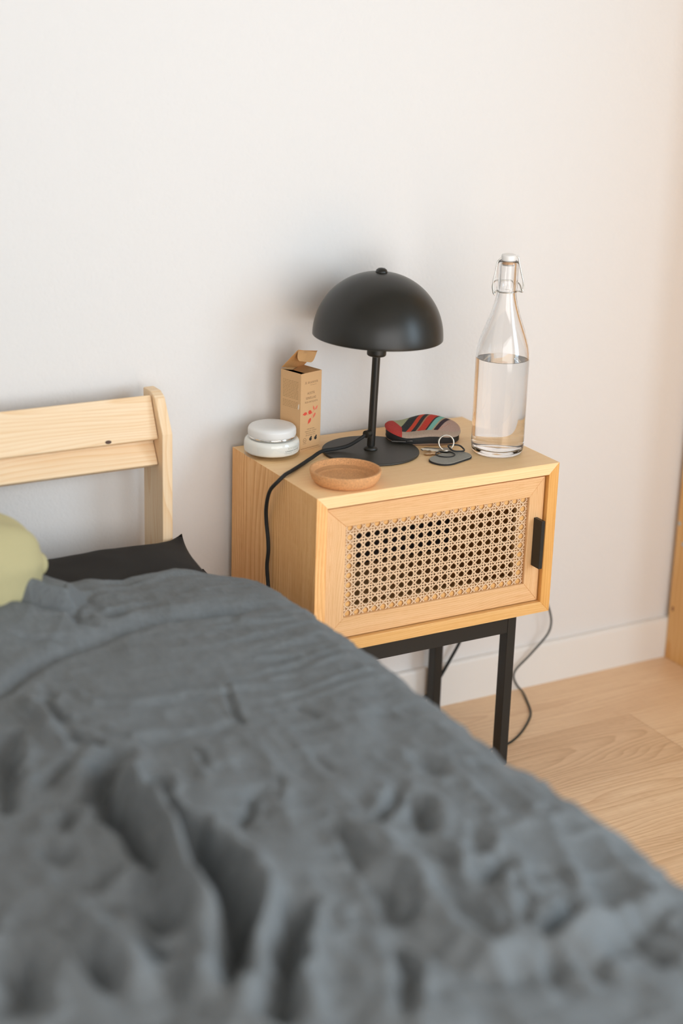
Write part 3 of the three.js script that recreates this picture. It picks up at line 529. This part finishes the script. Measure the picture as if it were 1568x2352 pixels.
// a stuffed pillow: outline half sizes a (x), b (z), half thickness h; pinched corners, soft wrinkles
function pillow(a, b, h, seed, wr = 0.004, corner = 0, nx = 110, nz = 64) {
  const pos = [], uv = [], idx = [];
  for (const side of [1, -1]) {
    const base = pos.length / 3;
    for (let j = 0; j <= nz; j++) for (let k = 0; k <= nx; k++) {
      const u = k / nx * 2 - 1, v = j / nz * 2 - 1;
      const x = u * a * (1 - 0.02 * (1 - v * v)), z = v * b * (1 - 0.07 * (1 - u * u));
      const e = Math.pow(Math.max(0, 1 - u ** 4), 0.55) * Math.pow(Math.max(0, 1 - v ** 4), 0.55);
      const w = wr * (fbm(x * 9, z * 9, seed, 3) + 0.8 * Math.sin((u * 3 + v * 2) * 2 + seed) * Math.abs(u) * 0.5) * Math.min(1, e * 2);
      const tip = corner * Math.max(0, u) ** 14 * Math.max(0, -v) ** 10;
      pos.push(x, side * (h * e + (side > 0 ? w : 0)) + tip, z); uv.push(x, z);
      if (j && k) { const q = base + j * (nx + 1) + k, o = [q, q - 1, q - nx - 2, q, q - nx - 2, q - nx - 1]; side < 0 ? idx.push(...o) : idx.push(o[0], o[2], o[1], o[3], o[5], o[4]); }
    }
  }
  let g = new THREE.BufferGeometry(); g.setAttribute('position', new THREE.Float32BufferAttribute(pos, 3)); g.setAttribute('uv', new THREE.Float32BufferAttribute(uv, 2)); g.setIndex(idx);
  g.deleteAttribute('uv'); g = mergeVertices(g, 1e-5); g.computeVertexNormals(); return g;
}
{
  const pm = std(rgb(0.014, 0.0115, 0.0095), 0.9, { sheen: 0.2, sheenColor: rgb(0.12, 0.10, 0.085), sheenRoughness: 0.8 });
  const p = obj('pillow', pillow(0.335, 0.165, 0.040, 4, 0.004, 0.016), pm); p.position.set(-0.470, 0.4265, 0.258); p.rotation.set(0.165, 0, -0.012);
  tag(p, 'flat black pillow in front of the pine headboard, its corner raised', 'pillow');
  const q = obj('pillow', pillow(0.352, 0.15, 0.027, 9, 0.002), pm); q.position.set(-0.456, 0.405, 0.262); q.rotation.set(0.05, 0, -0.02);
  tag(q, 'second black pillow, mostly hidden beneath the upper black pillow', 'pillow');
  const olive = std(rgb(0.50, 0.44, 0.235), 0.95, { sheen: 0.2, sheenColor: rgb(0.5, 0.46, 0.32), sheenRoughness: 0.7 });
  const t = thing('cushion', 'pale olive green cushion at the left edge, leaning on the black pillow', 'cushion', [-0.617, 0.525, 0.25]);
  const blob = new THREE.SphereGeometry(1, 96, 64), bp = blob.attributes.position;
  for (let k = 0; k < bp.count; k++) {
    const d = [bp.getX(k), bp.getY(k), bp.getZ(k)], m = d.reduce((t2, v) => t2 + Math.abs(v) ** 2.6, 0) ** (-1 / 2.6), x = d[0] * m, y = d[1] * m, z = d[2] * m;
    // soft pleats running out to the knotted corner
    const near = smooth(0.35, 1, x), pl = 1 + near * 0.05 * Math.sin(Math.atan2(y, z) * 7) + 0.02 * noise(x * 3, y * 3 + z * 2, 5);
    bp.setXYZ(k, x * 0.19, y * 0.082 * pl, z * 0.10 * pl);
  }
  obj('cushion_body', mergeVertices(G(blob).deleteAttribute('uv').deleteAttribute('normal'), 1e-6), olive, t).geometry.computeVertexNormals();
  const ear = new THREE.SphereGeometry(1, 28, 20).scale(0.013, 0.017, 0.015); obj('corner_knot', ear.translate(0.187, -0.006, 0.012), olive, t);
}
// creases of the duvet: width, depth (negative sinks in), then x, z along the crease
const CREASES = [
  [0.0245, -0.0121, -0.525, 0.777, -0.556, 0.821, -0.576, 0.884, -0.581, 0.94, -0.577, 0.978, -0.591, 1.015],
  [0.0168, -0.0083, -0.506, 0.863, -0.533, 0.9, -0.538, 0.946, -0.533, 0.964],
  [0.0291, -0.0176, -0.534, 0.979, -0.53, 1.021, -0.534, 1.071, -0.547, 1.129, -0.555, 1.159, -0.578, 1.193, -0.603, 1.236],
  [0.0228, -0.0125, -0.491, 1.157, -0.528, 1.206, -0.559, 1.254, -0.591, 1.305],
  [0.0221, -0.0097, -0.629, 1.079, -0.623, 1.108, -0.619, 1.136],
  [0.0188, -0.0083, -0.665, 1.137, -0.653, 1.163, -0.636, 1.176],
  [0.0254, -0.0112, -0.755, 1.12, -0.781, 1.183],
  [0.0194, -0.0085, -0.704, 1.146, -0.703, 1.193],
  [0.0177, -0.0068, -0.674, 0.944, -0.668, 0.981],
  [0.0191, -0.0073, -0.609, 0.66, -0.678, 0.839],
  [0.0095, -0.0042, -0.547, 0.701, -0.536, 0.75],
  [0.0077, -0.0042, -0.435, 0.796, -0.44, 0.849],
  [0.008, -0.0031, -0.396, 0.891, -0.383, 0.912, -0.403, 0.97],
  [0.0127, -0.0056, -0.422, 0.927, -0.467, 0.986],
  [0.0142, -0.0047, -0.576, 0.77, -0.625, 0.816],
  [0.0077, -0.0025, -0.313, 0.865, -0.314, 0.91],
  [0.0166, -0.0046, -0.594, 0.859, -0.643, 0.92],
  [0.0133, -0.0066, -0.377, 1.031, -0.387, 1.077, -0.397, 1.126],
  [0.0149, -0.0066, -0.262, 0.983, -0.305, 1.018, -0.336, 1.051],
  [0.0216, -0.0071, -0.264, 1.01, -0.291, 1.073],
  [0.014, -0.0062, -0.305, 1.113, -0.305, 1.152],
  [0.0143, -0.0055, -0.242, 1.103, -0.256, 1.132, -0.283, 1.144],
  [0.0083, -0.0041, -0.246, 1.182, -0.276, 1.242, -0.299, 1.284],
  [0.0146, -0.008, -0.429, 1.248, -0.448, 1.295, -0.475, 1.342],
  [0.0155, -0.006, -0.306, 1.322, -0.316, 1.354],
  [0.0181, -0.006, -0.222, 1.255, -0.287, 1.302],
  [0.0121, -0.0047, -0.209, 1.195, -0.213, 1.227],
  [0.0133, -0.0051, -0.202, 1.328, -0.204, 1.361, -0.207, 1.385],
  [0.0181, -0.0069, -0.386, 1.15, -0.4, 1.211],
  [0.0226, -0.0062, -0.206, 0.926, -0.205, 0.958],
  [0.0189, -0.0063, -0.277, 1.349, -0.282, 1.383],
  [0.0215, -0.0071, -0.245, 1.157, -0.293, 1.196],
  [0.0109, -0.003, -0.317, 1.17, -0.299, 1.221, -0.31, 1.261],
  [0.0072, -0.0052, -0.323, 0.654, -0.342, 0.712, -0.347, 0.748, -0.346, 0.761],
  [0.0065, -0.0032, -0.267, 0.735, -0.262, 0.782],
  [0.0123, -0.0067, -0.505, 0.31, -0.461, 0.346, -0.424, 0.367, -0.418, 0.396],
  [0.0095, -0.0042, -0.513, 0.406, -0.451, 0.439],
  [0.0123, -0.0054, -0.434, 0.324, -0.388, 0.286],
  [0.0101, -0.0044, -0.523, 0.546, -0.546, 0.628, -0.55, 0.661],
  [0.0095, -0.0042, -0.546, 0.694, -0.543, 0.738, -0.53, 0.752],
  [0.0098, -0.0032, -0.426, 0.653, -0.358, 0.682],
  [0.0146, -0.0048, -0.375, 0.386, -0.34, 0.372],
  [0.0145, -0.0048, -0.411, 0.377, -0.399, 0.405],
  [0.0228, 0.0088, -0.542, 0.845, -0.553, 0.922, -0.555, 1.003, -0.574, 1.061, -0.582, 1.133, -0.593, 1.198, -0.627, 1.239],
  [0.0177, 0.0059, -0.497, 1.127, -0.537, 1.177, -0.577, 1.21],
  [0.0221, 0.0061, -0.687, 1.05, -0.682, 1.096, -0.676, 1.18, -0.674, 1.227],
  [0.0176, 0.0048, -0.665, 1.07, -0.605, 1.045],
  [0.033, 0.0073, -0.344, 1.068, -0.362, 1.157, -0.376, 1.258, -0.362, 1.306, -0.302, 1.295],
  [0.0259, 0.0057, -0.297, 1.323, -0.228, 1.302, -0.154, 1.28],
  [0.0166, 0.0046, -0.556, 0.574, -0.568, 0.675, -0.571, 0.735],
  [0.0112, 0.0031, -0.503, 0.562, -0.487, 0.626, -0.431, 0.647, -0.376, 0.642, -0.319, 0.657, -0.223, 0.671],
  [0.0163, 0.0063, -0.488, 0.26, -0.471, 0.31, -0.423, 0.341, -0.388, 0.294],
  [0.0138, 0.003, -0.513, 0.679, -0.481, 0.735, -0.432, 0.736, -0.357, 0.743],
  [0.0085, 0.0028, -0.248, 0.431, -0.196, 0.471, -0.141, 0.482],
  [0.0084, 0.0023, -0.235, 0.49, -0.175, 0.548],
  [0.0081, 0.0022, -0.253, 0.575, -0.182, 0.595],
];
{
  const long = p => { let l = 0; for (let k = 0; k + 3 < p.length; k += 2) l += Math.hypot(p[k + 2] - p[k], p[k + 3] - p[k + 1]); return l; };
  const byCrease = CREASES.map(([w, a, ...p]) => ({ w, a: a * Math.min(1, 0.25 + long(p) / (5 * w)), p, x0: Math.min(...p.filter((_, k) => k % 2 === 0)) - 3 * w, x1: Math.max(...p.filter((_, k) => k % 2 === 0)) + 3 * w, z0: Math.min(...p.filter((_, k) => k % 2)) - 3 * w, z1: Math.max(...p.filter((_, k) => k % 2)) + 3 * w }));
  function folds(x, z) {
    let h = 0;
    const wx = x + 0.006 * noise(x * 38, z * 38, 61), wz = z + 0.006 * noise(x * 38, z * 38, 67);
    for (const c of byCrease) {
      if (x < c.x0 || x > c.x1 || z < c.z0 || z > c.z1) continue;
      let best = 1e9, s = 0, tot = c.p.length / 2 - 1;
      for (let k = 0; k + 3 < c.p.length; k += 2) {
        const ax = c.p[k], az = c.p[k + 1], dx = c.p[k + 2] - ax, dz = c.p[k + 3] - az;
        const q = clamp(((wx - ax) * dx + (wz - az) * dz) / (dx * dx + dz * dz)), d = Math.hypot(wx - ax - q * dx, wz - az - q * dz);
        if (d < best) { best = d; s = (k / 2 + q) / tot; }
      }
      const r = best / (c.w * 0.62), taper = 0.35 + 0.65 * Math.sqrt(Math.max(0, 1 - (2 * s - 1) ** 2));
      // a groove pushes a little cloth up on either bank
      h += mix(1.5, 3.4, smooth(0.010, 0.020, c.w)) * c.a * taper * (Math.exp(-r * r) - 0.28 * Math.exp(-((r - 1.9) ** 2) * 1.6));
    }
    return h;
  }
  const fold = [[-0.70, 0.60], [-0.57, 0.548], [-0.528, 0.503], [-0.496, 0.478], [-0.448, 0.459], [-0.411, 0.448], [-0.356, 0.438], [-0.300, 0.427], [-0.249, 0.428], [-0.135, 0.434], [0.2, 0.44]];
  const foldZ = x => { for (let k = 1; k < fold.length; k++) if (x < fold[k][0]) return mix(fold[k - 1][1], fold[k][1], clamp((x - fold[k - 1][0]) / (fold[k][0] - fold[k - 1][0]))); return 0.44; };
  const headY = [[-0.493, 0.505], [-0.468, 0.508], [-0.436, 0.503], [-0.404, 0.487], [-0.378, 0.475], [-0.345, 0.475], [-0.298, 0.463], [-0.243, 0.465], [-0.215, 0.468], [-0.16, 0.465], [-0.10, 0.466]];
  const hy = x => { if (x <= headY[0][0]) return headY[0][1]; for (let k = 1; k < headY.length; k++) if (x < headY[k][0]) return mix(headY[k - 1][1], headY[k][1], (x - headY[k - 1][0]) / (headY[k][0] - headY[k - 1][0])); return 0.466; };
  const RAD = 0.075, CX = -0.1415, YT = 0.468, XL = -1.40, DROP = 0.21;
  const LT = CX - XL, LA = RAD * Math.PI / 2;
  const NX = 420, NZ = 460, ZA = 0.225, ZB = 2.02;
  const pos = [], inn = [], idx = [];
  for (let j = 0; j <= NZ; j++) for (let i = 0; i <= NX; i++) {
    // finer where the picture looks
    const fi = i / NX, s = (LT - 0.75) * Math.min(1, fi / 0.12) + (0.75 + LA + DROP) * Math.max(0, (fi - 0.12) / 0.88);
    const fj = j / NZ;
    let x, y, nx, ny;
    const xp = XL + s;
    if (s <= LT) { x = xp; y = YT; nx = 0; ny = 1; }
    else if (s < LT + LA) { const a = (s - LT) / RAD; x = CX + RAD * Math.sin(a); y = YT - RAD + RAD * Math.cos(a); nx = Math.sin(a); ny = Math.cos(a); }
    else { const d = s - LT - LA; x = CX + RAD - 0.0; y = YT - RAD - d; nx = 1; ny = 0; }
    const onTop = clamp(ny);
    const zh = ZA + 0.045 * smooth(-0.22, -0.10, xp) + 0.012 * noise(xp * 7, 1.3, 41);
    const z = zh + (ZB - zh) * (fj < 0.82 ? fj / 0.82 * 0.72 : 0.72 + (fj - 0.82) / 0.18 * 0.28);
    const foot = smooth(0.55, 1.15, z), left = smooth(-0.2, -0.6, xp);
    let h = folds(xp, z) * smooth(0.0, 0.09, z - zh);
    h += (0.0035 + 0.010 * foot) * fbm(xp * 7 + 2.5 * z, z * 4.5, 3, 2) * (0.4 + 0.6 * onTop);
    const rid = 1 - Math.abs(noise(xp * 19 + 5 * z + 0.8 * noise(z * 6, xp * 4, 8), z * 8 - 3 * xp, 22)) * 2;
    h += (0.0016 + 0.0030 * foot) * rid;
    h += (0.0014 + 0.0026 * foot) * (1 - 2 * Math.abs(noise(xp * 34, z * 30, 29)));
    // fine creases running across towards the bed's side
    const across = smooth(-0.48, -0.2, xp) * smooth(0.95, 0.6, z);
    h += across * (0.0030 * (1 - 2 * Math.abs(noise(xp * 5 + 7, (z + 0.15 * (xp + 0.2)) * 40, 51))) + 0.0014 * (1 - 2 * Math.abs(noise(xp * 9 + 3, (z - 0.2 * xp) * 95, 57)))) + 0.0006 * fbm(xp * 60, z * 60, 71, 2);
    // folded-back head end: thicker before the fold line, a soft valley on it
    const fz = foldZ(xp) + 0.006 * noise(xp * 14, 2, 77), dz = z - fz, fade = smooth(-0.12, -0.24, xp) * 0.75 + 0.25;
    h += fade * (0.006 * smooth(0.004, -0.05, dz) - 0.011 * Math.exp(-(((dz + 0.008) / 0.017) ** 2)) * (dz < -0.008 ? 1 : smooth(0.012, -0.008, dz)));
    h += (hy(xp) - YT - 0.006) * smooth(0.46, 0.29, z) * onTop;
    // round the head hem
    const e = z - zh, er = 0.035; if (e < er) h -= 0.034 * (1 - Math.sqrt(Math.max(0, 1 - (1 - e / er) ** 2)));
    // left half rises gently as in a loosely made bed
    h += 0.010 * left * smooth(0.5, 0.9, z) * onTop;
    pos.push(x + nx * h, y + ny * h, z);
    const th = Math.max(0.012, 0.045 + h * 0.7);
    inn.push(x + nx * (h - th), y + ny * (h - th), z);
  }
  const n = pos.length / 3, q = (i, j) => j * (NX + 1) + i;
  for (let j = 0; j < NZ; j++) for (let i = 0; i < NX; i++) idx.push(q(i, j), q(i, j + 1), q(i + 1, j), q(i + 1, j), q(i, j + 1), q(i + 1, j + 1));
  // underside, coarser, and the rim that joins the two
  const st = 4;
  for (let j = 0; j < NZ; j += st) for (let i = 0; i < NX; i += st) { const a = n + q(i, j), b = n + q(i, j + st), c = n + q(i + st, j), d = n + q(i + st, j + st); idx.push(a, c, b, c, d, b); }
  const edge = (list) => { for (let k = 0; k + 1 < list.length; k++) { const a = list[k], b = list[k + 1]; idx.push(a, b, n + a, b, n + b, n + a); } };
  const I = [...Array(NX + 1).keys()], J = [...Array(NZ + 1).keys()];
  edge(I.map(i => q(i, 0))); edge(J.map(j => q(NX, j))); edge(I.map(i => q(NX - i, NZ))); edge(J.map(j => q(0, NZ - j)));
  const g = new THREE.BufferGeometry(); g.setAttribute('position', new THREE.Float32BufferAttribute([...pos, ...inn].length ? Float32Array.from(pos.concat(inn)) : [], 3)); g.setIndex(idx);
  const uv = new Float32Array(n * 4); for (let k = 0; k < n * 2; k++) { const P = k < n ? pos : inn, o = (k % n) * 3; uv[k * 2] = P[o] + (P[o + 1] < 0.38 ? 0.4 - P[o + 1] : 0); uv[k * 2 + 1] = P[o + 2]; }
  g.setAttribute('uv', new THREE.BufferAttribute(uv, 2)); g.computeVertexNormals();
  const linen = tex(256, 256, (u, v, x, y) => { const k = 0.86 + 0.10 * noise(u * 128, v * 16, 5) + 0.10 * noise(u * 16, v * 128, 6) + 0.05 * fbm(u * 6, v * 6, 2, 2); return [k, k, k]; }, { rep: [7, 7] });
  const m = std(rgb(0.172, 0.184, 0.188), 0.92, { map: linen, bumpMap: linen, bumpScale: 0.0003, sheen: 0.25, sheenColor: rgb(0.35, 0.37, 0.4), sheenRoughness: 0.7 });
  tag(obj('duvet', g, m), 'rumpled grey-blue linen duvet spread over the bed in the foreground', 'duvet');
}

for (const o of scene.children) if (o.isDirectionalLight) o.castShadow = true;
renderer.render(scene, camera);
